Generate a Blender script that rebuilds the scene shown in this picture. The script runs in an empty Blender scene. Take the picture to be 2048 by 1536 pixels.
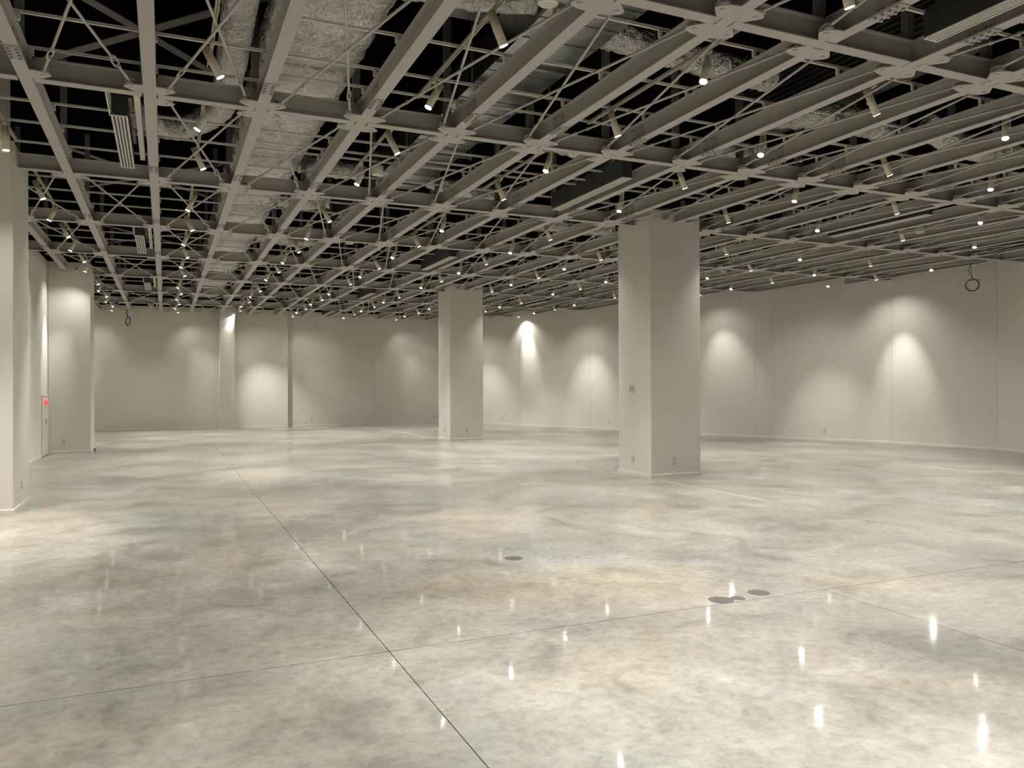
import bpy, math, random
from mathutils import Vector, Matrix, noise
random.seed(7)
sc = bpy.context.scene
C = sc.collection
PI = math.pi

# ------------------------------------------------------------------ camera, world, exposure
FPX, YAW, PITCH, ROLL = 1572.2, math.radians(23.828), math.radians(.193), math.radians(-.1796)
EYE = 1.60
def setup_camera():
    cy, sy, cp, sp = math.cos(YAW), math.sin(YAW), math.cos(PITCH), math.sin(PITCH)
    F = Vector((sy*cp, cy*cp, sp)); R0 = Vector((cy, -sy, 0)); U0 = R0.cross(F)
    c, s = math.cos(ROLL), math.sin(ROLL)
    R = c*R0 + s*U0; U = -s*R0 + c*U0
    cam = bpy.data.cameras.new('camera'); o = bpy.data.objects.new('camera', cam); C.objects.link(o)
    m = Matrix((R, U, -F)).transposed().to_4x4(); m.translation = (0, 0, EYE)
    o.matrix_world = m
    cam.sensor_width = 36; cam.lens = FPX/2048*36; cam.clip_start = .05; cam.clip_end = 200
    sc.camera = o
setup_camera()
w = bpy.data.worlds.new('world'); sc.world = w; w.use_nodes = True
w.node_tree.nodes['Background'].inputs[0].default_value = (0, 0, 0, 1)
w.node_tree.nodes['Background'].inputs[1].default_value = 0
sc.view_settings.view_transform = 'Standard'; sc.view_settings.look = 'None'
sc.view_settings.gamma = 1; sc.view_settings.use_curve_mapping = False
sc.view_settings.exposure = 0.0
sc.cycles.use_denoising = True
sc.cycles.max_bounces = 8; sc.cycles.diffuse_bounces = 5; sc.cycles.glossy_bounces = 4
sc.cycles.sample_clamp_indirect = 3.0
LAMP_W = 400.0
SPILL_W = 88.0
LAMP_COL = (1.0, .955, .90)
LENS_STRENGTH = 30.0

# ------------------------------------------------------------------ materials
def lin(r, g, b):
    f = lambda v: (v/255/12.92) if v/255 <= .04045 else ((v/255+.055)/1.055)**2.4
    return (f(r), f(g), f(b), 1)
def mat(name, col, rough=.5, metal=0.0, **kw):
    m = bpy.data.materials.new(name); m.use_nodes = True
    b = m.node_tree.nodes['Principled BSDF']
    b.inputs['Base Color'].default_value = col; b.inputs['Roughness'].default_value = rough
    b.inputs['Metallic'].default_value = metal
    for k, v in kw.items(): b.inputs[k.replace('_', ' ')].default_value = v
    return m
def N(m, t, **kw):
    n = m.node_tree.nodes.new(t)
    for k, v in kw.items(): setattr(n, k, v)
    return n
def L(m, a, b): m.node_tree.links.new(a, b)
def noise_node(m, vec, scale, detail=4, rough=.55, dist=0.0):
    n = N(m, 'ShaderNodeTexNoise'); n.inputs['Scale'].default_value = scale; n.inputs['Detail'].default_value = detail
    n.inputs['Roughness'].default_value = rough; n.inputs['Distortion'].default_value = dist
    L(m, vec, n.inputs['Vector']); return n.outputs['Fac']
def ramp(m, fac, stops):
    r = N(m, 'ShaderNodeValToRGB'); e = r.color_ramp.elements
    while len(e) < len(stops): e.new(.5)
    for q, (p, c) in zip(e, stops): q.position = p; q.color = c
    L(m, fac, r.inputs[0]); return r.outputs[0]
def mix(m, fac, a, b, mode='MIX'):
    x = N(m, 'ShaderNodeMix', data_type='RGBA', blend_type=mode)
    for s, v in ((0, fac), (6, a), (7, b)):
        if hasattr(v, 'is_linked'): L(m, v, x.inputs[s])
        else: x.inputs[s].default_value = v
    return x.outputs[2]
def subtle(m, scale, amt, bump=.0, bscale=200):
    """faint tone variation and fine relief for painted surfaces"""
    b = m.node_tree.nodes['Principled BSDF']; c = tuple(b.inputs['Base Color'].default_value)
    tc = N(m, 'ShaderNodeTexCoord'); f = noise_node(m, tc.outputs['Object'], scale, 3)
    col = ramp(m, f, [(.25, tuple(v*(1-amt) for v in c[:3])+(1,)), (.75, tuple(min(1, v*(1+amt)) for v in c[:3])+(1,))])
    L(m, col, b.inputs['Base Color'])
    if bump:
        bp = N(m, 'ShaderNodeBump'); bp.inputs['Strength'].default_value = bump; bp.inputs['Distance'].default_value = .002
        L(m, noise_node(m, tc.outputs['Object'], bscale, 2), bp.inputs['Height']); L(m, bp.outputs[0], b.inputs['Normal'])
    return m
M = {}
M['wall'] = subtle(mat('white_wall_paint', (.74, .715, .65, 1), .75), .35, .02, .08, 160)
M['trim'] = mat('white_skirting_paint', (.76, .73, .66, 1), .4)
M['column'] = subtle(mat('white_column_paint', (.73, .705, .64, 1), .75), .5, .02, .06, 160)
M['beam'] = subtle(mat('grey_steel_paint', (.45, .43, .40, 1), .6, Specular_IOR_Level=.2), 1.2, .04)
M['rod'] = mat('grey_rod_paint', (.50, .475, .44, 1), .5)
M['bolt'] = mat('grey_bolt_paint', (.36, .34, .31, 1), .5)
M['strip'] = mat('pale_channel_metal', (.86, .84, .76, 1), .45)
M['track'] = mat('cream_track_enamel', (.50, .46, .38, 1), .4)
M['lamp'] = mat('cream_lamp_enamel', (.72, .66, .52, 1), .4)
M['black'] = mat('black_deck_paint', (.003, .003, .003, 1), .9, Specular_IOR_Level=.0)
M['dark'] = mat('dark_duct_paint', (.035, .036, .035, 1), .6)
M['dark_shaded_steel'] = mat('dark_and_shaded_steel', (.16, .155, .145, 1), .6)  # dark grey upper parts; for the posts, beam paint with shade put in
M['rubber'] = mat('black_cable_rubber', (.012, .012, .012, 1), .5)
M['plastic'] = mat('white_outlet_plastic', (.62, .58, .50, 1), .35)
M['slot'] = mat('dark_outlet_slot', (.08, .075, .07, 1), .5)
M['grille'] = mat('white_grille_enamel', (.70, .68, .62, 1), .4)
M['patch'] = mat('dark_mortar_patch', (.10, .095, .085, 1), .5)
def emit(name, col, s):
    m = mat(name, (0, 0, 0, 1)); b = m.node_tree.nodes['Principled BSDF']
    b.inputs['Emission Color'].default_value = col; b.inputs['Emission Strength'].default_value = s
    m.cycles.emission_sampling = 'NONE'; return m
M['lens'] = emit('lamp_lens_glow', (1, .95, .86, 1), LENS_STRENGTH)
M['red'] = emit('red_pilot_lamp', (1, .06, .05, 1), 1.6)

def foil_mat():
    m = mat('crinkled_foil', (.95, .94, .91, 1), .27, 1.0); b = m.node_tree.nodes['Principled BSDF']
    tc = N(m, 'ShaderNodeTexCoord')
    v = N(m, 'ShaderNodeTexVoronoi', feature='F1'); v.inputs['Scale'].default_value = 5.5
    wv = N(m, 'ShaderNodeMixRGB'); wv.inputs[0].default_value = .22
    nz = N(m, 'ShaderNodeTexNoise'); nz.inputs['Scale'].default_value = 6; nz.inputs['Detail'].default_value = 5
    L(m, tc.outputs['Object'], nz.inputs['Vector']); L(m, tc.outputs['Object'], wv.inputs[1]); L(m, nz.outputs['Color'], wv.inputs[2])
    L(m, wv.outputs[0], v.inputs['Vector'])
    f2 = noise_node(m, tc.outputs['Object'], 26, 4, .6, 1.5)
    a = N(m, 'ShaderNodeMath', operation='MULTIPLY_ADD'); L(m, f2, a.inputs[0]); a.inputs[1].default_value = .35; L(m, v.outputs['Distance'], a.inputs[2])
    bp = N(m, 'ShaderNodeBump'); bp.inputs['Strength'].default_value = 1.0; bp.inputs['Distance'].default_value = .08
    L(m, a.outputs[0], bp.inputs['Height']); L(m, bp.outputs[0], b.inputs['Normal'])
    return m
M['foil'] = foil_mat()
def galv_mat():
    m = mat('galvanised_sheet', (.34, .36, .35, 1), .3, 1.0); b = m.node_tree.nodes['Principled BSDF']
    tc = N(m, 'ShaderNodeTexCoord')
    f = noise_node(m, tc.outputs['Object'], 5, 5, .6)
    L(m, ramp(m, f, [(.3, (.24, .26, .255, 1)), (.7, (.42, .44, .42, 1))]), b.inputs['Base Color'])
    bp = N(m, 'ShaderNodeBump'); bp.inputs['Strength'].default_value = .25; bp.inputs['Distance'].default_value = .03
    L(m, noise_node(m, tc.outputs['Object'], 2.2, 2), bp.inputs['Height']); L(m, bp.outputs[0], b.inputs['Normal'])
    return m
M['galv'] = galv_mat()

def floor_mat(name, dark=0.0, mott=1.0):
    m = mat(name, (.4, .4, .4, 1), .5); b = m.node_tree.nodes['Principled BSDF']
    tc = N(m, 'ShaderNodeTexCoord'); P = tc.outputs['Object']
    big = noise_node(m, P, .38, 5, .55, .8)
    mid = noise_node(m, P, 2.0, 9, .68, .6)
    fine = noise_node(m, P, 14, 6, .7)
    k = 1.06*(1-dark)
    c1 = ramp(m, mid, [(.30, (.235*k, .225*k, .20*k, 1)), (.47, (.34*k, .325*k, .285*k, 1)), (.60, (.385*k, .37*k, .33*k, 1)), (.75, (.49*k, .475*k, .43*k, 1))])
    c2 = ramp(m, big, [(.30, (.80, .805, .80, 1)), (.50, (.96, .96, .95, 1)), (.72, (1.13, 1.12, 1.10, 1))])
    col = mix(m, 1.0, c1, c2, 'MULTIPLY')
    c3 = ramp(m, fine, [(.30, (.68, .68, .68, 1)), (.5, (1, 1, 1, 1)), (.70, (1.22, 1.22, 1.21, 1))])
    col = mix(m, .85*mott, col, c3, 'MULTIPLY')
    # ochre and bluish tints left by the pour
    t = noise_node(m, P, .55, 3, .5, 1.2)
    tint = ramp(m, t, [(.33, (.93, 1.0, 1.03, 1)), (.5, (1, 1, 1, 1)), (.70, (1.07, 1.0, .86, 1))])
    col = mix(m, .7, col, tint, 'MULTIPLY')
    # small pale and dark specks
    sp = N(m, 'ShaderNodeTexVoronoi'); sp.inputs['Scale'].default_value = 6; L(m, P, sp.inputs['Vector'])
    col = mix(m, ramp(m, sp.outputs['Distance'], [(.0, (.6, .6, .6, 1)), (.045, (0, 0, 0, 1))]), col, (.62, .59, .52, 1))
    L(m, col, b.inputs['Base Color'])
    L(m, ramp(m, mid, [(.3, (.30, .30, .30, 1)), (.7, (.55, .55, .55, 1))]), b.inputs['Roughness'])
    b.inputs['Specular IOR Level'].default_value = .45
    b.inputs['Coat Weight'].default_value = .38; b.inputs['Coat IOR'].default_value = 1.42
    L(m, ramp(m, big, [(.3, (.04, .04, .04, 1)), (.7, (.10, .10, .10, 1))]), b.inputs['Coat Roughness'])
    bp = N(m, 'ShaderNodeBump'); bp.inputs['Strength'].default_value = .10; bp.inputs['Distance'].default_value = .01
    L(m, noise_node(m, P, 3.5, 4, .5), bp.inputs['Height']); L(m, bp.outputs[0], b.inputs['Coat Normal'])
    return m
M['floor'] = floor_mat('polished_concrete')
M['floor2'] = floor_mat('polished_concrete_mottled', .06)
M['floorline'] = subtle(mat('ochre_pour_line', (.355, .325, .255, 1), .4), 1.5, .25)
M['joint'] = mat('dark_joint_gap', (.05, .045, .04, 1), .9)

# ------------------------------------------------------------------ mesh helpers
class MB:
    def __init__(s): s.v = []; s.f = []; s.sm = []
    def add(s, vs, fs, smooth=False):
        o = len(s.v); s.v += [tuple(q) for q in vs]; s.f += [tuple(i+o for i in f) for f in fs]
        s.sm += ([smooth]*len(fs) if isinstance(smooth, bool) else list(smooth)); return s
    def box(s, x0, x1, y0, y1, z0, z1):
        v = [(x, y, z) for z in (z0, z1) for y in (y0, y1) for x in (x0, x1)]
        return s.add(v, [(0, 2, 3, 1), (4, 5, 7, 6), (0, 1, 5, 4), (1, 3, 7, 5), (3, 2, 6, 7), (2, 0, 4, 6)])
    def bar(s, p0, p1, w, h, up=(0, 0, 1)):
        p0, p1 = Vector(p0), Vector(p1); d = (p1-p0).normalized(); sd = d.cross(Vector(up)).normalized(); u = sd.cross(d)
        v = [p+sd*a*w/2+u*b*h/2 for p in (p0, p1) for a, b in ((-1, -1), (1, -1), (1, 1), (-1, 1))]
        return s.add(v, [(0, 1, 2, 3)[::-1], (4, 5, 6, 7), (0, 1, 5, 4), (1, 2, 6, 5), (2, 3, 7, 6), (3, 0, 4, 7)])
    def tube(s, pts, r, n=8, cap=True):
        pts = [Vector(p) for p in pts]; rs = r if isinstance(r, (list, tuple)) else [r]*len(pts)
        ref = None; rings = []
        for i, p in enumerate(pts):
            d = (pts[min(i+1, len(pts)-1)]-pts[max(i-1, 0)]).normalized()
            if ref is None: ref = d.orthogonal().normalized()
            a = (ref-d*ref.dot(d)).normalized(); ref = a; b = d.cross(a)
            rings.append([p+(a*math.cos(2*PI*k/n)+b*math.sin(2*PI*k/n))*rs[i] for k in range(n)])
        fs = []
        for i in range(len(pts)-1):
            for k in range(n): fs.append((i*n+k, i*n+(k+1) % n, (i+1)*n+(k+1) % n, (i+1)*n+k))
        sm = [True]*len(fs)
        if cap:
            fs.append(tuple(range(n))[::-1]); fs.append(tuple((len(pts)-1)*n+k for k in range(n))); sm += [False, False]
        return s.add([q for rg in rings for q in rg], fs, sm)
    def prism(s, poly, z0, z1):
        n = len(poly); a = sum(poly[i][0]*poly[(i+1) % n][1]-poly[(i+1) % n][0]*poly[i][1] for i in range(n))
        if a < 0: poly = poly[::-1]
        v = [(x, y, z0) for x, y in poly]+[(x, y, z1) for x, y in poly]
        return s.add(v, [tuple(range(n))[::-1], tuple(range(n, 2*n))]+[(i, (i+1) % n, n+(i+1) % n, n+i) for i in range(n)])
    def mesh(s, name, m):
        me = bpy.data.meshes.new(name); me.from_pydata(s.v, [], s.f)
        me.polygons.foreach_set('use_smooth', s.sm); me.materials.append(M[m]); me.update(); return me
    def obj(s, name, m, parent=None):
        return link(name, s.mesh(name, m), parent)
def link(name, data, parent=None):
    o = bpy.data.objects.new(name, data); C.objects.link(o)
    if parent is not None: o.parent = parent
    return o
def empty(name, loc=(0, 0, 0), rz=0):
    o = link(name, None); o.location = loc; o.rotation_euler = (0, 0, rz); o.empty_display_size = .1; return o
def tag(o, label, cat, group=None):
    o['label'] = label; o['category'] = cat
    if group: o['group'] = group
    return o
def struct(o): o['kind'] = 'structure'; return o
def dup(root, loc=None, rz=None):
    r = root.copy(); C.objects.link(r)
    if loc is not None: r.location = loc
    if rz is not None: r.rotation_euler = (0, 0, rz)
    for ch in root.children:
        c = ch.copy(); C.objects.link(c); c.parent = r
        for g in ch.children:
            d = g.copy(); C.objects.link(d); d.parent = c
    return r
ORD = 'first second third fourth fifth sixth seventh eighth ninth tenth eleventh twelfth thirteenth fourteenth fifteenth sixteenth seventeenth eighteenth nineteenth twentieth'.split()

# ------------------------------------------------------------------ layout of the hall
X0, DX, Y0, DY = -1.1803, 1.05003, 5.0164, 3.5155      # long beams at X0+k*DX, cross beams at Y0+r*DY
HB = EYE+2.883                                          # underside of the beam grid
BH, FW = .20, .116                                      # beam depth, flange width
TOP = HB+BH                                             # walls are white up to here
DECK = HB+1.55
WR = [(11.15, 32.75), (12.35, 30.96), (13.28, 29.28), (14.71, 25.98), (15.05, 24.5), (15.84, 20.82), (16.67, 19.16),
      (16.92, 18.64), (18.26, 15.53), (18.65, 12.8), (18.30, 11.6), (17.6, 9.5), (17.6, 0.0)]
YFAR = 32.75
def bx(k): return X0+k*DX
def ty(r): return Y0+r*DY
def wall_x(y):
    for (xa, ya), (xb, yb) in zip(WR, WR[1:]):
        if yb <= y <= ya: return xa+(xb-xa)*(ya-y)/(ya-yb)
    return WR[0][0] if y > YFAR else 17.6
def wall_y(x):
    """largest y inside the hall on the line x"""
    if x <= WR[0][0]: return YFAR
    for (xa, ya), (xb, yb) in zip(WR, WR[1:]):
        if xb > xa and xa <= x <= xb: return ya+(yb-ya)*(x-xa)/(xb-xa)
    return 0
COLS = [(8.25, 12.05), (8.27, 22.62)]
CH = .53

# floor: slabs cut by saw joints, sitting on a dark bed
fl = struct(MB().box(-5, 19.5, -3, 34, -.08, -.008).obj('floor', 'joint'))
g = .003
SLABS = [(-5, 1.24, -3, 4.66, 'floor'), (-5, 1.24, 4.66, 34, 'floor'), (1.24, 4.72, -3, 4.66, 'floor'), (4.72, 7.64, -3, 4.66, 'floor'),
         (1.24, 7.64, 4.66, 34, 'floor'), (7.74, 19.5, -3, 34, 'floor2')]
for x0, x1, y0, y1, mm in SLABS:
    MB().box(x0+g, x1-g, y0+g, y1-g, -.008, 0).obj('concrete_slab', mm, fl)
pl = MB().box(7.64, 7.74, -3, 34, -.008, 0).obj('pour_strip', 'floorline', fl); pl['label'] = 'narrow ochre strip along the column line'
for (x, y, r) in ((2.97, 6.70, .085), (3.80, 4.75, .095), (3.95, 4.74, .055), (4.20, 4.80, .085)):
    MB().tube([(x, y, -.01), (x, y, .0015)], r, 20).obj('filled_core_hole', 'patch', fl)

# ceiling deck
struct(MB().box(-5, 19.5, -3, 34, DECK, DECK+.1).obj('ceiling', 'black'))

# skirting profile swept along a polyline (room side is on the left of travel when flip=1)
def skirting(pts, flip=1, closed=False):
    mb = MB(); prof = [(0, 0), (.013, 0), (.013, .056), (.008, .066), (0, .066)]
    n = len(pts); rows = []
    for i in range(n):
        p = Vector(pts[i]+(0,)) if len(pts[i]) == 2 else Vector(pts[i])
        a = Vector((*pts[i-1], 0)) if (i > 0 or closed) else None
        b = Vector((*pts[(i+1) % n], 0)) if (i < n-1 or closed) else None
        ds = []
        if a is not None: ds.append((p-a).normalized())
        if b is not None: ds.append((b-p).normalized())
        ns = [Vector((-d.y, d.x, 0))*flip for d in ds]
        nn = sum(ns, Vector()).normalized(); k = 1/max(.3, nn.dot(ns[0]))
        rows.append([p+nn*o*k+Vector((0, 0, z)) for o, z in prof])
    m = len(prof); fs = []
    for i in range(n if closed else n-1):
        j = (i+1) % n
        for q in range(m-1):
            f = (i*m+q, j*m+q, j*m+q+1, i*m+q+1); fs.append(f if flip < 0 else f[::-1])
    if not closed: fs += [tuple(range(m)), tuple((n-1)*m+q for q in range(m))]
    return mb.add([v for r in rows for v in r], fs)

def panel(p0, p1, z0, z1, th, side, gap=.002):
    """upright slab from p0 to p1, front face on the line, thickness th to the given side"""
    a, b = Vector((*p0, 0)), Vector((*p1, 0)); d = (b-a).normalized(); n = Vector((-d.y, d.x, 0))*side
    a += d*gap; b -= d*gap
    return MB().prism([(q.x, q.y) for q in (a, b, b+n*th, a+n*th)], z0, z1)

# right wall: a run of flat panels turning gently towards the viewer
back = MB()
for a, b in zip(WR, WR[1:]):
    p = panel(a, b, 0, DECK, .06, 1, -.03); q = Vector((b[0]-a[0], b[1]-a[1], 0)).normalized(); nn = Vector((-q.y, q.x, 0))*.045
    back.add([Vector(v)+nn for v in p.v], p.f)
wr = struct(back.obj('wall_right', 'black'))
for a, b in zip(WR, WR[1:]):
    panel(a, b, 0, TOP, .04, 1).obj('wall_panel', 'wall', wr)
struct(skirting(WR, -1).obj('baseboard_right', 'trim'))

# far wall: two planes with a shallow pier between, panels jointed
wf = struct(MB().box(-2.7, 11.3, YFAR+.05, YFAR+.15, 0, DECK).obj('wall_far', 'black'))
FARP = [((-2.6, 32.78), (1.93, 32.62)), ((2.46, 32.52), (4.52, 32.52)), ((4.52, YFAR), (8.11, YFAR)), ((8.11, YFAR), (11.15, YFAR))]
for a, b in FARP: panel(a, b, 0, TOP, YFAR+.10-max(a[1], b[1]) if a[1] < 32.6 else .05, 1).obj('wall_panel', 'wall', wf)
pier = MB().box(1.93, 2.46, 32.02, 32.74, 0, TOP).obj('wall_pier', 'wall', wf); pier['label'] = 'narrow projecting pier'
struct(skirting([(-2.6, 32.78), (1.93, 32.62), (1.93, 32.02), (2.46, 32.02), (2.46, 32.52), (4.52, 32.52), (4.52, YFAR), (11.15, YFAR)], -1).obj('baseboard_far', 'trim'))

# left wall, piers and lintel
wl = struct(MB().box(-2.75, -2.65, 12.9, 32.9, 0, DECK).obj('wall_left', 'black'))
panel((-2.6, 12.9), (-2.6, 22.0), 0, TOP, .05, 1).obj('wall_panel', 'wall', wl)
panel((-2.6, 23.1), (-2.6, 32.78), 0, TOP, .05, 1).obj('wall_panel', 'wall', wl)
struct(skirting([(-2.6, 12.92), (-2.6, 20.85)], -1).obj('baseboard_left', 'trim'))
struct(skirting([(-2.6, 23.1), (-2.6, 32.78)], -1).obj('baseboard_left', 'trim'))
struct(MB().box(-5, -4.9, -3, 12.9, 0, DECK).obj('wall_left_bay', 'wall'))
struct(MB().box(-5, -2.6, 12.92, 13.0, 0, DECK).obj('wall_left_return', 'wall'))
struct(MB().box(-5, 18, -3.1, -3, 0, TOP).obj('wall_back', 'dark_shaded_steel'))  # unseen wall, coloured dark to cut bounce light onto the cross beams
struct(MB().box(-5, 18, -3.1, -3, TOP, DECK).obj('wall_back_upper', 'black'))
def lintel():
    o = MB().box(-4.9, -1.79, -3, 11.69, EYE+2.976, DECK).obj('wall_left_lintel', 'wall'); struct(o)
lintel()

def column(cx, cy, hx, hy, label, top=TOP+.002, notch=True):
    r = empty('column', (cx, cy, 0)); tag(r, label, 'column')
    b = .012
    poly = [(-hx+b, -hy), (hx-b, -hy), (hx, -hy+b), (hx, hy-b), (hx-b, hy), (-hx+b, hy), (-hx, hy-b), (-hx, -hy+b)]
    MB().prism(poly, 0, top).obj('shaft', 'column', r)
    skirting([(-hx, -hy), (hx, -hy), (hx, hy), (-hx, hy)], -1, True).obj('skirting', 'trim', r)
    return r
column(*COLS[0], CH, CH, 'nearer freestanding square white column, with the switch plate')
column(*COLS[1], CH, CH, 'farther freestanding square white column, in the middle of the hall')
column(-2.28, 12.31, .52, .61, 'white pier at the left edge, under the lintel', EYE+3.148)
column(-2.14, 22.55, .46, .55, 'white pier beside the hydrant cabinet on the left wall')

# ------------------------------------------------------------------ beam grid
KMIN, KMAX, RMIN, RMAX = -1, 18, -1, 7
THROUGH = (6, 10, 14, 18)       # at these long beams the cross beam's flange runs through
def col_gap(x, y):              # half widths of column blocking
    return any(abs(x-cx) < CH+.02 and abs(y-cy) < CH+.02 for cx, cy in COLS)
def isec(mb, axis, c, a, b, fa=None, fb=None):
    """I-section along an axis; fa/fb are the flange ends"""
    fa = a if fa is None else fa; fb = b if fb is None else fb
    tw, tf = .008, .010
    if axis == 'y':
        mb.box(c-tw/2, c+tw/2, a, b, HB+tf, HB+BH-tf)
        mb.box(c-FW/2, c+FW/2, fa, fb, HB, HB+tf); mb.box(c-FW/2, c+FW/2, fa, fb, HB+BH-tf, HB+BH)
    else:
        mb.box(a, b, c-tw/2, c+tw/2, HB+tf, HB+BH-tf)
        mb.box(fa, fb, c-FW/2, c+FW/2, HB, HB+tf); mb.box(fa, fb, c-FW/2, c+FW/2, HB+BH-tf, HB+BH)
def splice_mesh():
    mb = MB(); y0, y1 = -.80, -.50
    mb.box(-.056, .056, y0, y1, HB-.008, HB-.0005)
    for s in (-1, 1): mb.box(s*.0045, s*.0115, y0+.02, y1-.02, HB+.025, HB+BH-.025)
    for sx in (-1, 1):
        for i in range(4):
            y = y0+.05+i*.066
            mb.tube([(sx*.034, y, HB-.026), (sx*.034, y, HB-.007)], .0145, 6)
        for y in (y0+.06, y0+.10, y1-.10, y1-.06):
            for z in (HB+.05, HB+.15): mb.tube([(sx*.009, y, z), (sx*.026, y, z)], .011, 6)
    return mb.mesh('splice_plate', 'bolt')
SPL = splice_mesh()
POST = MB().bar((0, 0, TOP), (0, 0, DECK), .075, .075, (0, 1, 0)).mesh('hanger_post', 'dark_shaded_steel')  # same paint as the beams, the dimmer light up there put into the colour
NOSPL = {(1, 1), (0, 2), (0, 0)}
for k in range(KMIN, KMAX+1):
    x = bx(k); y_end = min(wall_y(x+.06), wall_y(x-.06))-.01
    y_start = {-1: 12.95}.get(k, 1.0)
    if y_end-y_start < 1: continue
    cuts = []
    for cx, cy in COLS:
        if abs(cx-x) < CH: cuts.append((cy-CH-.002, cy+CH+.002))
    if k == -1: cuts.append((22.0-.002, 23.1+.002)); cuts.append((12, 12.96))
    segs = []; y = y_start
    for a, b in sorted(cuts):
        if a > y: segs.append((y, a))
        y = max(y, b)
    segs.append((y, y_end))
    mb = MB()
    for a, b in segs:
        if k in THROUGH:
            ys = [a]+[v for r in range(RMIN, RMAX+1) for v in (ty(r)-FW/2-.014, ty(r)+FW/2+.014) if a < ty(r) < b]+[b]
            for i in range(0, len(ys)-1, 2): isec(mb, 'y', x, ys[i]-(.06 if i else 0), ys[i+1]+(.06 if i+2 < len(ys) else 0), ys[i], ys[i+1])
        else: isec(mb, 'y', x, a, b)
    o = mb.obj('long_beam', 'beam')
    tag(o, f'{ORD[k+1]} long grey steel beam counted from the left wall, running away from the viewer', 'beam', 'long beams of the ceiling grid')
    for r in range(RMIN, RMAX+1):
        if not (y_start+1 < ty(r) < y_end-.3) or col_gap(x, ty(r)): continue
        if k == -1 and ty(r) < 13.9: continue
        if (k, r) not in NOSPL and not (k == 9 and False):
            s = link('splice_plate', SPL, o); s.location = (x, ty(r), 0)
        p = link('hanger_post', POST, o); p.location = (x-.055, ty(r), 0)

# bays that hold an air diffuser have no cross bracing
def diffuser_bay(c, r): return c % 6 == 0 and r % 2 == 1 and c >= 0
def bay_inside(c, r):
    if r > RMAX: return False
    y1 = ty(r+1) if r < RMAX else YFAR
    if c == -1 and r <= 1: return False
    return min(wall_x(ty(r)), wall_x(min(y1, YFAR))) > bx(c+1)+.05
def braced(c, r): return KMIN <= c <= KMAX and bay_inside(c, r) and not diffuser_bay(c, r)

def wing(sx, sy):
    pts = [(.058, .058), (.058, .265), (.115, .262), (.17, .245), (.21, .215), (.228, .185), (.225, .165), (.20, .135), (.15, .085), (.125, .06)]
    mb = MB().prism([(sx*a, sy*b) for a, b in pts], HB+.0005, HB+.0105)
    mb.tube([(sx*.16, sy*.175, HB-.006), (sx*.16, sy*.175, HB+.002)], .022, 10)
    return mb.mesh('gusset_plate', 'beam')
WING = {(sx, sy): wing(sx, sy) for sx in (-1, 1) for sy in (-1, 1)}
for r in range(RMIN, RMAX+1):
    y = ty(r); xe = wall_x(y)-.02; xs = -1.76 if r <= 1 else (-1.75 if r == 2 else (-1.66 if r == 5 else -2.6))
    mb = MB(); ks = [k for k in range(KMIN, KMAX+1) if xs < bx(k) < xe]
    ends = [xs]+[bx(k) for k in ks]+[xe]
    runs = []; cur = None
    for a, b in zip(ends, ends[1:]):
        ka = a in [bx(k) for k in ks]; kb = b in [bx(k) for k in ks]
        thA = ka and any(abs(bx(t)-a) < .01 for t in THROUGH); thB = kb and any(abs(bx(t)-b) < .01 for t in THROUGH)
        fa = a+(0 if (not ka or thA) else FW/2+.014); fb = b-(0 if (not kb or thB) else FW/2+.014)
        wa, wb = a+(.004 if ka and not thA else 0), b-(.004 if kb and not thB else 0)
        for cx, cy in COLS:
            if abs(cy-y) < CH:
                if a < cx+CH < b: fa = wa = cx+CH+.002
                if a < cx-CH < b: fb = wb = cx-CH-.002
        if wb-wa > .03: isec(mb, 'x', y, wa, wb, fa, fb)
    o = mb.obj('cross_beam', 'beam')
    tag(o, f'{ORD[r+1]} crosswise grey steel beam counted from the viewer, carrying gusset plates', 'beam', 'cross beams of the ceiling grid')
    for k in ks:
        if col_gap(bx(k), y) or (k == -1 and r in (2, 5)): continue
        for sx in (-1, 1):
            for sy in (-1, 1):
                if braced(k if sx > 0 else k-1, r if sy > 0 else r-1):
                    q = link('gusset_plate', WING[(sx, sy)], o); q.location = (bx(k), y, 0)

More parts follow.
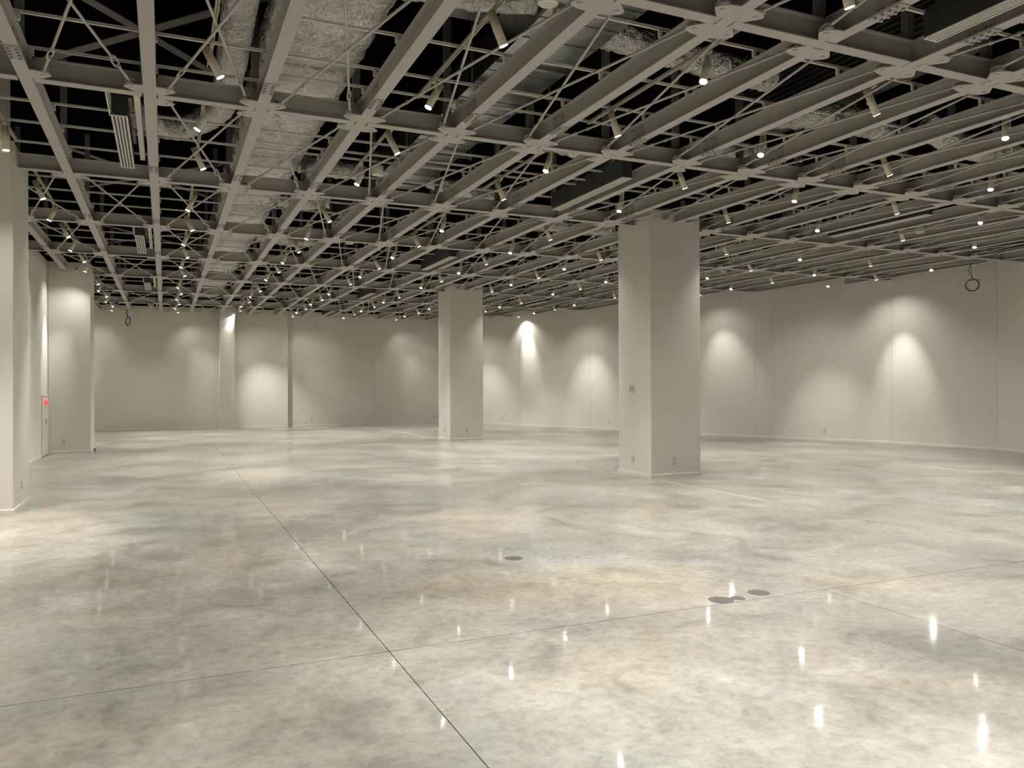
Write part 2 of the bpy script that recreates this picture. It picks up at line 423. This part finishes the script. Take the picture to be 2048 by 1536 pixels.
# ------------------------------------------------------------------ tie rods
RZ = HB+.030
def rod_proto(dirn, t0=0.0, t1=1.0, pads=(True, True), buckle=True):
    """dirn +1: near left to far right; root at the bay's near left node"""
    a = Vector((.16 if dirn > 0 else DX-.16, .175, RZ)); b = Vector((DX-.16 if dirn > 0 else .16, DY-.175, RZ))
    zo = .012 if dirn > 0 else -.006
    a.z += zo; b.z += zo
    d = (b-a); ln = d.length; u = d.normalized(); sd = Vector((u.y, -u.x, 0))
    p, q = a+d*t0, a+d*t1
    r = empty('tie_rod')
    tb0, tb1 = a+u*(ln-.62), a+u*(ln-.40)
    if t1 > .95 and buckle:
        MB().tube([p, tb0+u*.035], .0125, 8).tube([tb1-u*.035, q], .0125, 8).obj('rod', 'rod', r)
        th = random.uniform(0, PI); s2 = (sd*math.cos(th)+Vector((0, 0, 1))*math.sin(th)).normalized()
        mb = MB()
        for s in (-1, 1): mb.tube([tb0+u*.01+s2*s*.012, tb0+u*.045+s2*s*.026, tb1-u*.045+s2*s*.026, tb1-u*.01+s2*s*.012], .0085, 6)
        mb.tube([tb0-u*.012, tb0+u*.02], .019, 8).tube([tb1-u*.02, tb1+u*.012], .019, 8)
        mb.obj('turnbuckle', 'rod', r)
    else: MB().tube([p, q], .0125, 8).obj('rod', 'rod', r)
    for e, w_, on in ((p, u, pads[0]), (q, -u, pads[1])):
        if not on: continue
        mb = MB(); poly = []
        for al, lat in ((-.035, .042), (-.055, .02), (-.055, -.02), (-.035, -.042), (.04, -.046), (.065, -.036), (.075, -.018), (.075, .018), (.065, .036), (.04, .046)):
            v = e+w_*al+sd*lat; poly.append((v.x, v.y))
        mb.prism(poly, RZ-.019, RZ-.004).prism(poly, RZ+.012, RZ+.026)
        mb.obj('end_plate', 'rod', r)
    return r
PROTO = {}
def get_rod(key):
    if key not in PROTO:
        PROTO[key] = [rod_proto(*key), False]
    pr = PROTO[key]
    if not pr[1]: pr[1] = True; return pr[0]
    return dup(pr[0])
for r in range(RMIN, RMAX+1):
    for c in range(KMIN, KMAX):
        if not braced(c, r): continue
        if r == RMIN and c < 3: continue
        for dirn in (1, -1):
            key = (dirn,)
            if r == RMAX: key = (dirn, 0.0, (YFAR-.03-ty(r)-.175)/(DY-.35), (True, False))
            else:
                na, nb = (c, r) if dirn > 0 else (c+1, r), (c+1, r+1) if dirn > 0 else (c, r+1)
                ca, cb = col_gap(bx(na[0]), ty(na[1])), col_gap(bx(nb[0]), ty(nb[1]))
                if na[0] == -1 and na[1] in (2, 5): ca = True
                if nb[0] == -1 and nb[1] in (2, 5): cb = True
                if ca: key = (dirn, .125, 1.0)
                elif cb: key = (dirn, 0.0, .875)
            o = get_rod(key); o.location = (bx(c), ty(r), 0)
            way = 'near left to far right' if dirn > 0 else 'near right to far left'
            tag(o, f'grey tie rod, {way}, {ORD[c+1]} bay from left wall, {ORD[r+1]} bay row', 'rod', 'tie rods bracing the ceiling grid')

# ------------------------------------------------------------------ thin channels above the beams, light tracks
OFFS = {-1: ((.85, 3, 99), (2.3, 3, 99), (3.17, 3, 99)), 0: ((.42, 3, 99), (.80, 3, 99), (1.84, .95, 99), (2.66, -9, 99), (3.17, .95, 99), (3.43, -9, .9)),
        1: ((1.49, -9, 99), (2.0, .95, 99), (2.29, -9, 99), (3.18, -9, 99))}
DEFO = ((1.46, -9, 99), (2.28, -9, 99), (3.14, -9, 99))
SZ = TOP+.064
n = 0
for r in range(RMIN, RMAX+1):
    for of, lo_, hi_ in OFFS.get(r, DEFO):
        y = ty(r)+of
        if y > YFAR-.2: continue
        x1 = wall_x(y)-.05; x0 = -1.75 if y < 12.95 else -2.58
        if 22 < y < 23.15: x0 = -1.6
        spans = [(max(x0, lo_), min(x1, hi_))]
        mb = MB()
        for a, b in spans:
            mb.box(a, b, y-.016, y+.016, SZ, SZ+.003).box(a, b, y-.016, y-.013, SZ, SZ+.022).box(a, b, y+.013, y+.016, SZ, SZ+.022)
        o = mb.obj('support_channel', 'strip')
        cl = MB()
        for k in range(KMIN+1, KMAX+1):
            if a < bx(k) < b: cl.box(bx(k)+.03, bx(k)+.075, y-.022, y+.022, TOP+.001, SZ-.001).box(bx(k)-.075, bx(k)-.04, y-.012, y+.012, TOP+.001, SZ-.001)
        q = cl.obj('beam_clips', 'strip', o); q['kind'] = 'stuff'
        n += 1
        tag(o, f'thin pale channel resting across the long beams, {ORD[n-1] if n <= 20 else ORD[n-21]} {"of the nearer" if n <= 20 else "of the farther"} ones', 'channel', 'thin channels across the beams')

TRX = [-1.705+2.1*i for i in range(10)]
LY = [-2.1, -.5, 1.10, 2.70, 4.30, 5.93, 7.56, 9.20, 10.82, 13.45, 15.14, 16.72, 18.33, 19.88, 21.45, 24.0, 25.64, 27.22, 28.85, 30.4, 32.0]
TZ = HB+.222
def track(i, y0, y1):
    x = TRX[i]
    mb = MB().box(x-.017, x+.017, y0, y1, TZ+.024, TZ+.030).box(x-.017, x-.008, y0, y1, TZ, TZ+.024).box(x+.008, x+.017, y0, y1, TZ, TZ+.024)
    return mb
SEG = [(-2.8, .4), (.5, 4.75), (5.35, 8.15), (8.75, 11.55), (12.75, 15.95), (16.2, 21.95), (23.3, 27.9), (28.1, 32.5)]
for i, x in enumerate(TRX):
    segs = [(a, min(b, wall_y(x+.03)-.2)) for a, b in SEG if wall_y(x+.03)-.2 > a+.8]
    if i == 0: segs = [(8.6, 11.5)]+[s for s in segs if s[0] > 12.5]
    for j, (a, b) in enumerate(segs):
        o = track(i, a, b).obj('light_track', 'track')
        tag(o, f'cream lighting track, {ORD[j]} length from the viewer, {ORD[i]} line from left wall', 'track', 'lighting tracks')

# ------------------------------------------------------------------ spotlights
def spot_proto(tilt, cone=52, blend=1.0, power=1.0):
    t = math.radians(tilt); d = Vector((math.sin(t), 0, -math.cos(t))); pv = Vector((0, 0, -.165))
    r = empty('track_spotlight')
    MB().box(-.016, .016, -.06, .06, -.026, 0).box(-.012, .012, .041, .050, -.185, -.02).box(-.012, .012, -.02, .05, -.034, -.024).obj('mounting_arm', 'lamp', r)
    a, b = pv-d*.135, pv+d*.15
    mb = MB().tube([a, b-d*.002], .0375, 18)
    mb.tube([pv+Vector((0, .03, 0)), pv+Vector((0, .056, 0))], .014, 10)
    mb.tube([b-d*.05, b-d*.046, b-d*.044], [.0375, .0383, .0375], 18, False)
    mb.obj('lamp_body', 'lamp', r)
    MB().tube([b-d*.0015, b+d*.0008], .0345, 18).obj('lens', 'lens', r)
    li = bpy.data.lights.new('beam_light', 'SPOT'); li.energy = LAMP_W*power; li.color = LAMP_COL; li.spot_size = math.radians(cone); li.spot_blend = blend
    li.shadow_soft_size = .010
    lo = link('beam_light', li, r); lo.location = b+d*.012; lo.rotation_euler = d.to_track_quat('-Z', 'Y').to_euler()
    sl = bpy.data.lights.new('spill_light', 'SPOT'); sl.energy = SPILL_W*min(1, power); sl.color = LAMP_COL; sl.spot_size = math.radians(112); sl.spot_blend = 1
    sl.shadow_soft_size = .010
    so = link('spill_light', sl, r); so.location = lo.location; so.rotation_euler = lo.rotation_euler
    return r
SP = {t: [spot_proto(t), False] for t in (19, 24, 28)}
SP['n'] = [spot_proto(20, 40, .95, .9), False]; SP['down'] = [spot_proto(2, 46, 1, 1.5), False]; SP['low'] = [spot_proto(31, 48, 1, 1.5), False]; SP['dim'] = [spot_proto(24, 52, 1, .45), False]       # narrow beams grazing the walls
NARROW = {(7, 28.85), (9, 15.14), (2, 32.0), (0, 21.45)}
DOWN = {(2, 2.70), (2, 1.10)}
DIM = {(3, 30.4), (3, 32.0), (4, 30.4), (4, 32.0), (5, 30.4), (5, 32.0), (1, 32.0), (0, 32.0)}
def spot(x, y, tilt, rz, label):
    pr = SP[tilt]
    if pr[1]: o = dup(pr[0])
    else: o = pr[0]; pr[1] = True
    o.location = (x, y, TZ-.0005); o.rotation_euler = (0, 0, rz)
    tag(o, label, 'spotlight', 'track spotlights')
MISSING = {(5, 13.45), (5, 24.0), (5, 25.64), (6, 15.14), (6, 16.72), (7, 18.33), (7, 19.88), (8, 9.2)}
for i, x in enumerate(TRX):
    cnt = 0
    for j, y in enumerate(LY):
        if (i, y) in MISSING or y > wall_y(x+.15)-.25 or (i == 0 and y < 9): continue
        if y < 4:          # above and behind the viewpoint: same fittings, out of the picture
            lab = f'cream spotlight above or behind the viewpoint on {ORD[i]} track line from left'
        if i == 0 and y < 12:
            spot(x, y, 'down', 0, f'cream spotlight hanging straight down by the lintel, {ORD[cnt]} on the first track line'); cnt += 1; continue
        right = (i+j) % 2 == 1          # lamps lean to the right wall and to the left wall by turns
        a = random.uniform(-.12, .12)
        if y > 4: lab = f'cream spotlight aimed {"right" if right else "left"}, {ORD[cnt]} from the viewer on {ORD[i]} track line from left'; cnt += 1
        kind = 'n' if (i, y) in NARROW else 'down' if (i, y) in DOWN else 'dim' if (i, y) in DIM or (i > 2 and y < 4) or wall_x(y)-x < 1.35 else random.choice((19, 24, 24, 28))
        rz = a if right else PI+a
        if i > 2 and not right and y > 4: rz += .5
        if (i, y) == (2, 30.4): kind, rz = 'low', .9
        spot(x, y, kind, rz, lab)
o = MB().box(-3.417, -3.383, 4.6, 11.2, TZ-.162, TZ-.16).box(-3.417, -3.408, 4.6, 11.2, TZ-.185, TZ-.162).box(-3.392, -3.383, 4.6, 11.2, TZ-.185, TZ-.162).obj('light_track', 'track')  # track added out of view to carry the extra lamps
tag(o, 'added unseen cream lighting track under the lintel in the left bay', 'track', 'lighting tracks')
for y, kind, rz, lab in ((9.4, 24, 1.1, 'aimed at the left edge pier'), (7.6, 'down', 0, 'hanging straight down'), (5.6, 'down', 0, 'nearest the viewer')):  # unseen lamps added to brighten the left edge pier and nearby floor
    spot(-3.4, y, kind, rz, f'added unseen cream spotlight in left bay under lintel, {lab}')
    [q for q in bpy.data.objects if q.name.startswith('track_spotlight') and abs(q.location.x+3.4) < .01 and abs(q.location.y-y) < .01][0].location.z = TZ-.1855
for t, (o, used) in SP.items():
    if not used:
        for ch in list(o.children): bpy.data.objects.remove(ch)
        bpy.data.objects.remove(o)

# ------------------------------------------------------------------ ducts above the grid
R_ = EYE
def foil_box_duct(x0, x1, z0, z1, y0, y1, rad=.17):
    w, h = (x1-x0)/2, (z1-z0)/2; cx, cz = (x0+x1)/2, (z0+z1)/2
    prof = []
    for qx, qz, a0 in ((1, 1, 0), (-1, 1, 90), (-1, -1, 180), (1, -1, 270)):
        for t in range(5):
            a = math.radians(a0+t*22.5); prof.append((qx*(w-rad)+rad*math.cos(a), qz*(h-rad)+rad*math.sin(a), math.cos(a), math.sin(a)))
        # extra points along the following flat
        nx = {(1, 1): (-1, 1), (-1, 1): (-1, -1), (-1, -1): (1, -1), (1, -1): (1, 1)}[(qx, qz)]
        a = math.radians(a0+90); p = prof[-1]; e = (nx[0]*(w-rad)+rad*math.cos(a), nx[1]*(h-rad)+rad*math.sin(a))
        for u in [q/14 for q in range(1, 14)]: prof.append((p[0]+(e[0]-p[0])*u, p[1]+(e[1]-p[1])*u, math.cos(a), math.sin(a)))
    n = len(prof); step = .034; rows = int((y1-y0)/step); vs = []
    for i in range(rows+1):
        y = y0+i*step
        ph = (y % .43)/.43; band = int(y/.43)
        puff = .022*math.sin(PI*ph)-(.016 if ph < .06 or ph > .94 else 0)
        for q, (px, pz, nx, nz) in enumerate(prof):
            v = Vector((px*5, y*7, pz*5)); q2 = v*1.7+Vector((band*3.1, 0, 0)); d = puff + .014*noise.noise(v) + .030*(.5-abs(noise.noise(q2))) + .018*(.5-abs(noise.noise(q2*2.3+Vector((5, 1, 2)))))
            vs.append((cx+px+nx*d, y+.02*noise.noise(v*.8+Vector((7, 3, 1))), cz+pz+nz*d))
    fs = [(i*n+q, i*n+(q+1) % n, (i+1)*n+(q+1) % n, (i+1)*n+q) for i in range(rows) for q in range(n)]
    fs = [f[::-1] for f in fs]
    return MB().add(vs, fs+[tuple(range(n)), tuple(rows*n+q for q in range(n))[::-1]], [True]*len(fs)+[False]*2)
o = foil_box_duct(.93, 1.85, R_+3.30, R_+3.82, 1.0, 30.2).obj('foil_duct', 'foil')
tag(o, 'large crinkled foil-wrapped rectangular duct running above the third and fourth long beams', 'duct')
for i in range(9):
    y = 2.6+3.5*i
    q = MB().bar((.80, y, R_+3.262), (1.88, y, R_+3.262), .035, .03).tube([(.885, y, R_+3.27), (.885, y, DECK)], .006, 6).tube([(1.875, y, R_+3.27), (1.875, y, DECK)], .006, 6).obj('hanger', 'dark_shaded_steel', o)

def galv_duct(x0, x1, z0, z1, y0, y1, label, dz=1.25, seam=.42):
    o = MB().box(x0, x1, y0, y1, z0, z1).obj('sheet_metal_duct', 'galv'); tag(o, label, 'duct')
    y = y0+.3
    while y < y1:
        MB().box(x0-.03, x1+.03, y-.012, y+.012, z0-.03, z0).box(x0-.03, x0, y-.012, y+.012, z0, z1).box(x1, x1+.03, y-.012, y+.012, z0, z1).obj('flange', 'galv', o); y += dz
    sm = MB(); y = y0+.1
    while y < y1: sm.box(x0-.006, x1+.006, y-.004, y+.004, z0-.007, z0-.0005).box(x1+.0005, x1+.007, y-.004, y+.004, z0, z1); y += seam
    sm.obj('standing_seams', 'galv', o)['kind'] = 'stuff'
    y = y0+.9
    while y < y1:
        MB().box(x0-.05, x1+.10, y-.02, y+.02, z0-.075, z0-.035).tube([(x1+.08, y, z0-.11), (x1+.08, y, DECK)], .006, 6).tube([(x0-.04, y, z0-.11), (x0-.04, y, DECK)], .006, 6).obj('trapeze_hanger', 'dark_shaded_steel', o); y += 2.5
    return o
galv_duct(3.07, 3.88, R_+3.30, R_+3.72, 2.0, 12.7, 'bare sheet-metal rectangular duct above the fifth and sixth long beams, near part')
galv_duct(3.07, 3.52, R_+3.30, R_+3.66, 12.75, 16.5, 'narrower bare sheet-metal duct continuing farther along the same line')
o = MB().box(2.62, 4.35, 6.9, 7.5, R_+3.74, R_+4.30).obj('cross_duct', 'galv'); tag(o, 'dark sheet-metal duct crossing above the bare duct, with upright seams', 'duct')
sm = MB()
for i in range(7): sm.box(2.70+i*.26, 2.712+i*.26, 6.88, 6.899, R_+3.74, R_+4.30)
sm.obj('standing_seams', 'galv', o)['kind'] = 'stuff'

def flex(pts, r, label, seed=0, rib=.05):
    """crinkled round foil duct along a smooth path"""
    P = [Vector(p) for p in pts]; path = []
    for i in range(len(P)-1):
        a, b, c, d = P[max(i-1, 0)], P[i], P[i+1], P[min(i+2, len(P)-1)]
        m = max(4, int((c-b).length/.04))
        for k in range(m):
            t = k/m; path.append(.5*((2*b)+(c-a)*t+(2*a-5*b+4*c-d)*t*t+(-a+3*b-3*c+d)*t**3))
    path.append(P[-1])
    mb = MB(); rs = [r*(1+.05*math.sin(i*1.9)+.05*noise.noise(Vector((i*.5, seed, 0)))) for i in range(len(path))]
    mb.tube(path, rs, 16)
    mb.v = [tuple(Vector(v)+Vector((0, 0, 1))*.018*noise.noise(Vector(v)*9+Vector((seed, 0, 0)))) for v in mb.v]
    o = mb.obj('flexible_duct', 'foil'); return tag(o, label, 'duct', 'flexible foil ducts')
z = R_
flex([(.62, 4.5, z+3.50), (.62, 7.0, z+3.48), (.66, 9.0, z+3.50), (.62, 10.4, z+3.46), (.15, 11.15, z+3.40), (-.30, 10.75, z+3.36), (-.44, 10.3, z+3.40)], .155, 'foil flexible duct curling into the nearest air diffuser', 1)
flex([(1.88, 6.55, z+3.50), (2.5, 6.45, z+3.47), (3.05, 6.35, z+3.50)], .15, 'foil branch from the wrapped duct toward the crossing sheet-metal duct', 2)
flex([(1.88, 12.3, z+3.44), (2.35, 12.2, z+3.38), (2.80, 12.3, z+3.42)], .15, 'short foil branch off the wrapped duct, beyond the second cross beam', 3)
flex([(1.88, 14.7, z+3.42), (2.3, 14.6, z+3.38), (2.75, 14.5, z+3.42)], .15, 'short foil branch off the wrapped duct, beyond the third cross beam', 4)
flex([(1.88, 18.3, z+3.42), (2.6, 18.4, z+3.36), (3.4, 18.4, z+3.40)], .15, 'farther foil branch off the wrapped duct, by the fourth cross beam', 5)
flex([(1.88, 21.2, z+3.42), (2.7, 21.2, z+3.36), (3.5, 21.2, z+3.40)], .14, 'farthest foil branch off the wrapped duct', 6)
flex([(3.90, 6.60, z+3.44), (4.7, 6.68, z+3.42), (5.6, 6.78, z+3.42), (6.2, 6.9, z+3.46)], .15, 'foil branch leaving the bare sheet-metal duct nearest the viewer', 7)
flex([(3.90, 12.35, z+3.44), (4.7, 12.65, z+3.38), (5.5, 12.75, z+3.40), (5.95, 12.5, z+3.44)], .15, 'foil branch from the bare duct toward the boxed diffuser', 8)
flex([(4.85, 9.8, z+3.46), (5.2, 9.75, z+3.38), (5.7, 9.9, z+3.42)], .15, 'short dark foil duct beside a glaring spotlight', 9)
flex([(6.6, 14.2, z+3.44), (7.1, 14.5, z+3.36), (7.9, 14.6, z+3.36), (8.8, 14.7, z+3.42)], .15, 'foil duct just left of the nearer column head', 10)
flex([(7.0, 7.9, z+3.46), (7.4, 7.45, z+3.38), (8.1, 7.35, z+3.36), (8.8, 7.6, z+3.42)], .17, 'foil duct ahead of the nearer column, over the ninth and tenth beams', 11)
flex([(9.3, 7.3, z+3.42), (10.2, 7.5, z+3.36), (11.0, 7.6, z+3.40), (11.6, 7.5, z+3.46)], .17, 'foil duct at the upper right, over the twelfth beam', 12)
flex([(7.1, 9.1, z+3.44), (7.5, 9.0, z+3.38), (7.95, 9.1, z+3.42)], .14, 'short foil duct over the eighth bay, before the nearer column', 13)
flex([(11.9, 6.9, z+3.42), (12.6, 7.2, z+3.38), (13.3, 7.1, z+3.44)], .16, 'foil duct at the right edge of the ceiling', 14)
flex([(9.6, 16.3, z+3.42), (10.4, 16.5, z+3.36), (11.2, 16.5, z+3.40)], .14, 'foil duct right of the nearer column head', 15)

# air handling casing with louvre
o = MB().box(7.42, 8.10, 5.6, 8.75, R_+3.62, R_+4.3).obj('air_unit', 'dark'); tag(o, 'dark casing with a louvre, above the ninth long beam', 'air unit')
for i in range(9):
    zz = R_+3.66+i*.07; MB().bar((7.405, 5.75, zz), (7.405, 8.6, zz+.0), .012, .03, (1, 0, 1)).obj('louvre_blade', 'dark', o)

# flat diagonal braces of the upper frame
for i, y in enumerate((3.3, 10.3, 17.3, 24.3)):
    for s, zz in ((1, R_+4.2), (-1, R_+4.26)):
        o = MB().bar((-.17-1.5, y-s*1.75, zz), (-.17+1.5, y+s*1.75, zz), .13, .012).obj('flat_brace', 'dark_shaded_steel')
        tag(o, f'dark flat diagonal brace high above the second long beam, {ORD[i]} pair, {"leaning right" if s > 0 else "leaning left"}', 'brace', 'flat diagonal braces')

# ------------------------------------------------------------------ linear air diffusers
def diffuser(x, y0, y1, rail, label):
    r = empty('air_diffuser', (x, y0, R_+2.93)); ln = y1-y0; tag(r, label, 'diffuser', 'linear air diffusers'); hw = .082
    MB().box(-hw+.004, hw-.004, .004, ln-.004, .012, .26).obj('plenum_box', 'dark', r)
    MB().box(-hw-.03, hw+.03, .15, ln-.25, .262, .42).obj('neck', 'galv', r)
    MB().box(-hw, hw, 0, .022, 0, .011).box(-hw, hw, ln-.022, ln, 0, .011).box(-hw, -hw+.020, .022, ln-.022, 0, .011).box(hw-.020, hw, .022, ln-.022, 0, .011).obj('grille_frame', 'grille', r)
    for k in (-1, 0, 1): MB().box(k*.034-.0085, k*.034+.0085, .0225, ln-.0225, .001, .010).obj('slat', 'grille', r)
    if rail:
        MB().box(-hw-.012, -hw-.002, -.72, .0, -.01, .20).obj('side_plate', 'strip', r)
        MB().box(hw+.07, hw+.13, -.5, ln-.1, .10, .20).obj('mounting_rail', 'strip', r)
    return r
rows_ = [(2.45, 4.67), (9.45, 11.65), (16.75, 18.95), (24.2, 26.4), (30.5, 32.55)]
for nm, x, rail in (('left edge of the hall', -.445, True), ('middle of the hall', 5.96, False), ('right of the nearer column', 12.04, False), ('right wall', 16.72, False)):
    for j, (a, b) in enumerate(rows_):
        if j == 0 and not (5 < x < 7): continue
        if b > wall_y(x+.15)-.1: continue
        if x > 16 and j < 1: continue
        diffuser(x, a, b, rail, f'slotted white air diffuser, {ORD[j]} of the line near the {nm}')

# ------------------------------------------------------------------ pendant speakers
def speaker(x, y, label):
    r = empty('pendant_speaker', (x, y, R_+2.95)); tag(r, label, 'speaker', 'cylindrical ceiling speakers')
    MB().tube([(0, 0, .008), (0, 0, .122), (0, 0, .132)], [.082, .082, .074], 24).obj('housing', 'grille', r)
    MB().tube([(0, 0, 0), (0, 0, .0075)], .076, 24).tube([(0, 0, -.004), (0, 0, .001)], .018, 12).obj('grille', 'grille', r)
    MB().tube([(0, 0, .132), (0, 0, .38)], .007, 8).obj('stem', 'dark_shaded_steel', r)
    MB().tube([(.03, 0, .13), (.05, 0, .19), (.03, .02, .27), (.0, .02, .33)], .004, 6).obj('cable', 'rubber', r)
for x, y, l in ((2.71, 5.42, 'nearest white cylindrical speaker, at the top edge of the picture'), (2.71, 10.75, 'white cylindrical speaker hanging beside the foil duct, second from the viewer'),
                (2.71, 16.61, 'white cylindrical speaker on the foil duct side, third from the viewer'), (3.49, 16.15, 'white cylindrical speaker half hidden behind a cross beam'),
                (2.71, 30.3, 'white cylindrical speaker near the far pier'), (13.4, 10.73, 'white cylindrical speaker before the right wall'),
                (13.4, 16.58, 'white cylindrical speaker just right of the nearer column'), (13.5, 24.2, 'white cylindrical speaker between the columns, near the right wall'),
                (12.2, 30.3, 'small white cylindrical speaker right of the farther column')): speaker(x, y, l)

# ------------------------------------------------------------------ hanging cable coils
def coil(c, rx, rz, top, th, label, loops=3, thick=.007):
    c = Vector(c); a = Vector((math.cos(th), math.sin(th), 0)); b = Vector((-a.y, a.x, 0)); pts = []
    n = 22
    for i in range(loops*n+1):
        q = i/n*2*PI+PI/2; k = 1-.10*math.sin(i*.37); pts.append(c+a*rx*k*math.cos(q)+Vector((0, 0, rz*k*math.sin(q)-.02*(i//n)))+b*.012*math.sin(i*.21))
    o = MB().tube(pts, thick, 6).obj('cable_coil', 'rubber'); tag(o, label, 'cable')
    tp = Vector(top)
    for s in (-1, 1):
        e = c+Vector((0, 0, rz*.95)); m = (e+tp)/2-a*.03*(1.5+s)
        MB().tube([tp+a*.02*s, m+a*.02*s+Vector((0, 0, .1)), m-a*.01, e+a*.01*s], thick*.85, 6).obj('strand', 'rubber', o)
    MB().tube([c+a*rx*.5+Vector((0, 0, rz*.8)), c+a*rx*1.0+Vector((0, 0, rz*.72)), c+a*rx*1.25+Vector((0, 0, rz*.52))], thick*.85, 6).obj('loose_end', 'rubber', o)
coil((17.78, 12.82, R_+2.43), .142, .142, (17.62, 12.70, HB+.06), -.95, 'black cable hung in a round coil before the right wall')
coil((-1.235, 32.15, R_+2.47), .075, .15, (-1.235, 32.15, HB), .1, 'small black cable loop hanging before the far wall', 2, .012)

# ------------------------------------------------------------------ sockets, switches, hydrant cabinet
def outlet(x, y, zc, th, label, w=.072, h=.118, sw=False):
    """plate facing direction th"""
    r = empty('switch_plate' if sw else 'wall_outlet', (x, y, zc), th); tag(r, label, 'switch' if sw else 'outlet', 'switch plates' if sw else 'wall outlets')
    MB().box(.0005, .010, -w/2, w/2, -h/2, h/2).obj('plate', 'plastic', r)
    if sw:
        for k in (-1, 1): MB().box(.0102, .013, k*.032-.006, k*.032+.006, -.042, .042).obj('rocker', 'slot', r)
    else:
        for k in (-1, 1):
            f = MB().box(.0102, .0125, -.018, .018, k*.026-.017, k*.026+.017).obj('receptacle', 'plastic', r)
            MB().box(.0126, .0132, -.009, -.006, k*.026-.007, k*.026+.007).box(.0126, .0132, .006, .009, k*.026-.007, k*.026+.007).obj('contact_slots', 'slot', f)
    return r
oz = .30
W_, S_ = PI, -PI/2
outlet(8.25-CH, 12.09, oz, W_, 'small outlet low on the left face of the nearer column')
outlet(8.21, 12.05-CH, oz, S_, 'small outlet low on the front face of the nearer column')
outlet(8.25-CH, 12.12, 1.56, W_, 'switch plate with two dark slots on the nearer column', .17, .13, True)
outlet(8.27-CH, 22.59, oz, W_, 'small outlet low on the left face of the farther column')
outlet(8.27, 22.62-CH, oz, S_, 'small outlet low on the front face of the farther column')
outlet(-1.76, 12.30, oz, 0, 'small outlet on the side of the left edge pier')
outlet(-2.26, 22.0, oz, S_, 'small outlet low on the pier by the hydrant cabinet')
outlet(.32, 32.677, oz, S_, 'outlet low on the far wall, left of the narrow pier')
outlet(5.49, YFAR, oz, S_, 'outlet low on the far wall, right of the narrow pier')
outlet(10.73, YFAR, oz, S_, 'outlet low on the far wall, beside the farther column')
def on_right(y, label):
    for (xa, ya), (xb, yb) in zip(WR, WR[1:]):
        if yb <= y <= ya: outlet(wall_x(y), y, oz, math.atan2(-(xb-xa), (yb-ya)), label)
on_right(30.07, 'outlet low on the right wall, just right of the farther column')
on_right(25.0, 'outlet low on the right wall, just left of the nearer column')
on_right(17.23, 'outlet low on the right wall, under the broad light pool')

r = empty('hydrant_cabinet', (-2.6, 20.88, .03)); tag(r, 'white flush hydrant cabinet with a glowing red lamp on the left wall', 'cabinet')
MB().box(0, .030, 0, 1.10, 0, .035).box(0, .030, 0, 1.10, 1.375, 1.41).box(0, .030, 0, .03, .035, 1.375).box(0, .030, 1.07, 1.10, .035, 1.375).box(0, .006, .03, 1.07, .035, 1.375).obj('frame', 'trim', r)
d = MB().box(.008, .026, .034, .66, .04, 1.37).obj('door', 'trim', r)
MB().box(.0265, .034, .58, .62, .72, .84).obj('handle', 'slot', d)
d = MB().box(.008, .026, .668, 1.066, .04, 1.37).obj('side_door', 'trim', r)
q = MB().tube([(.0265, .40, 1.24), (.040, .40, 1.24)], .085, 20).obj('lamp_ring', 'plastic', r)
MB().tube([(.0405, .40, 1.24), (.075, .40, 1.24), (.095, .40, 1.24)], [.075, .07, .03], 20).obj('red_lamp', 'red', q)

r = empty('floor_stub', (-1.62, 22.40, 0)); tag(r, 'tiny black stub standing on the floor by the left pier', 'stub')
MB().tube([(0, 0, 0), (0, 0, .05)], .012, 10).obj('stem', 'rubber', r); MB().tube([(0, 0, .0505), (0, 0, .07)], .03, 12).obj('cap', 'rubber', r)
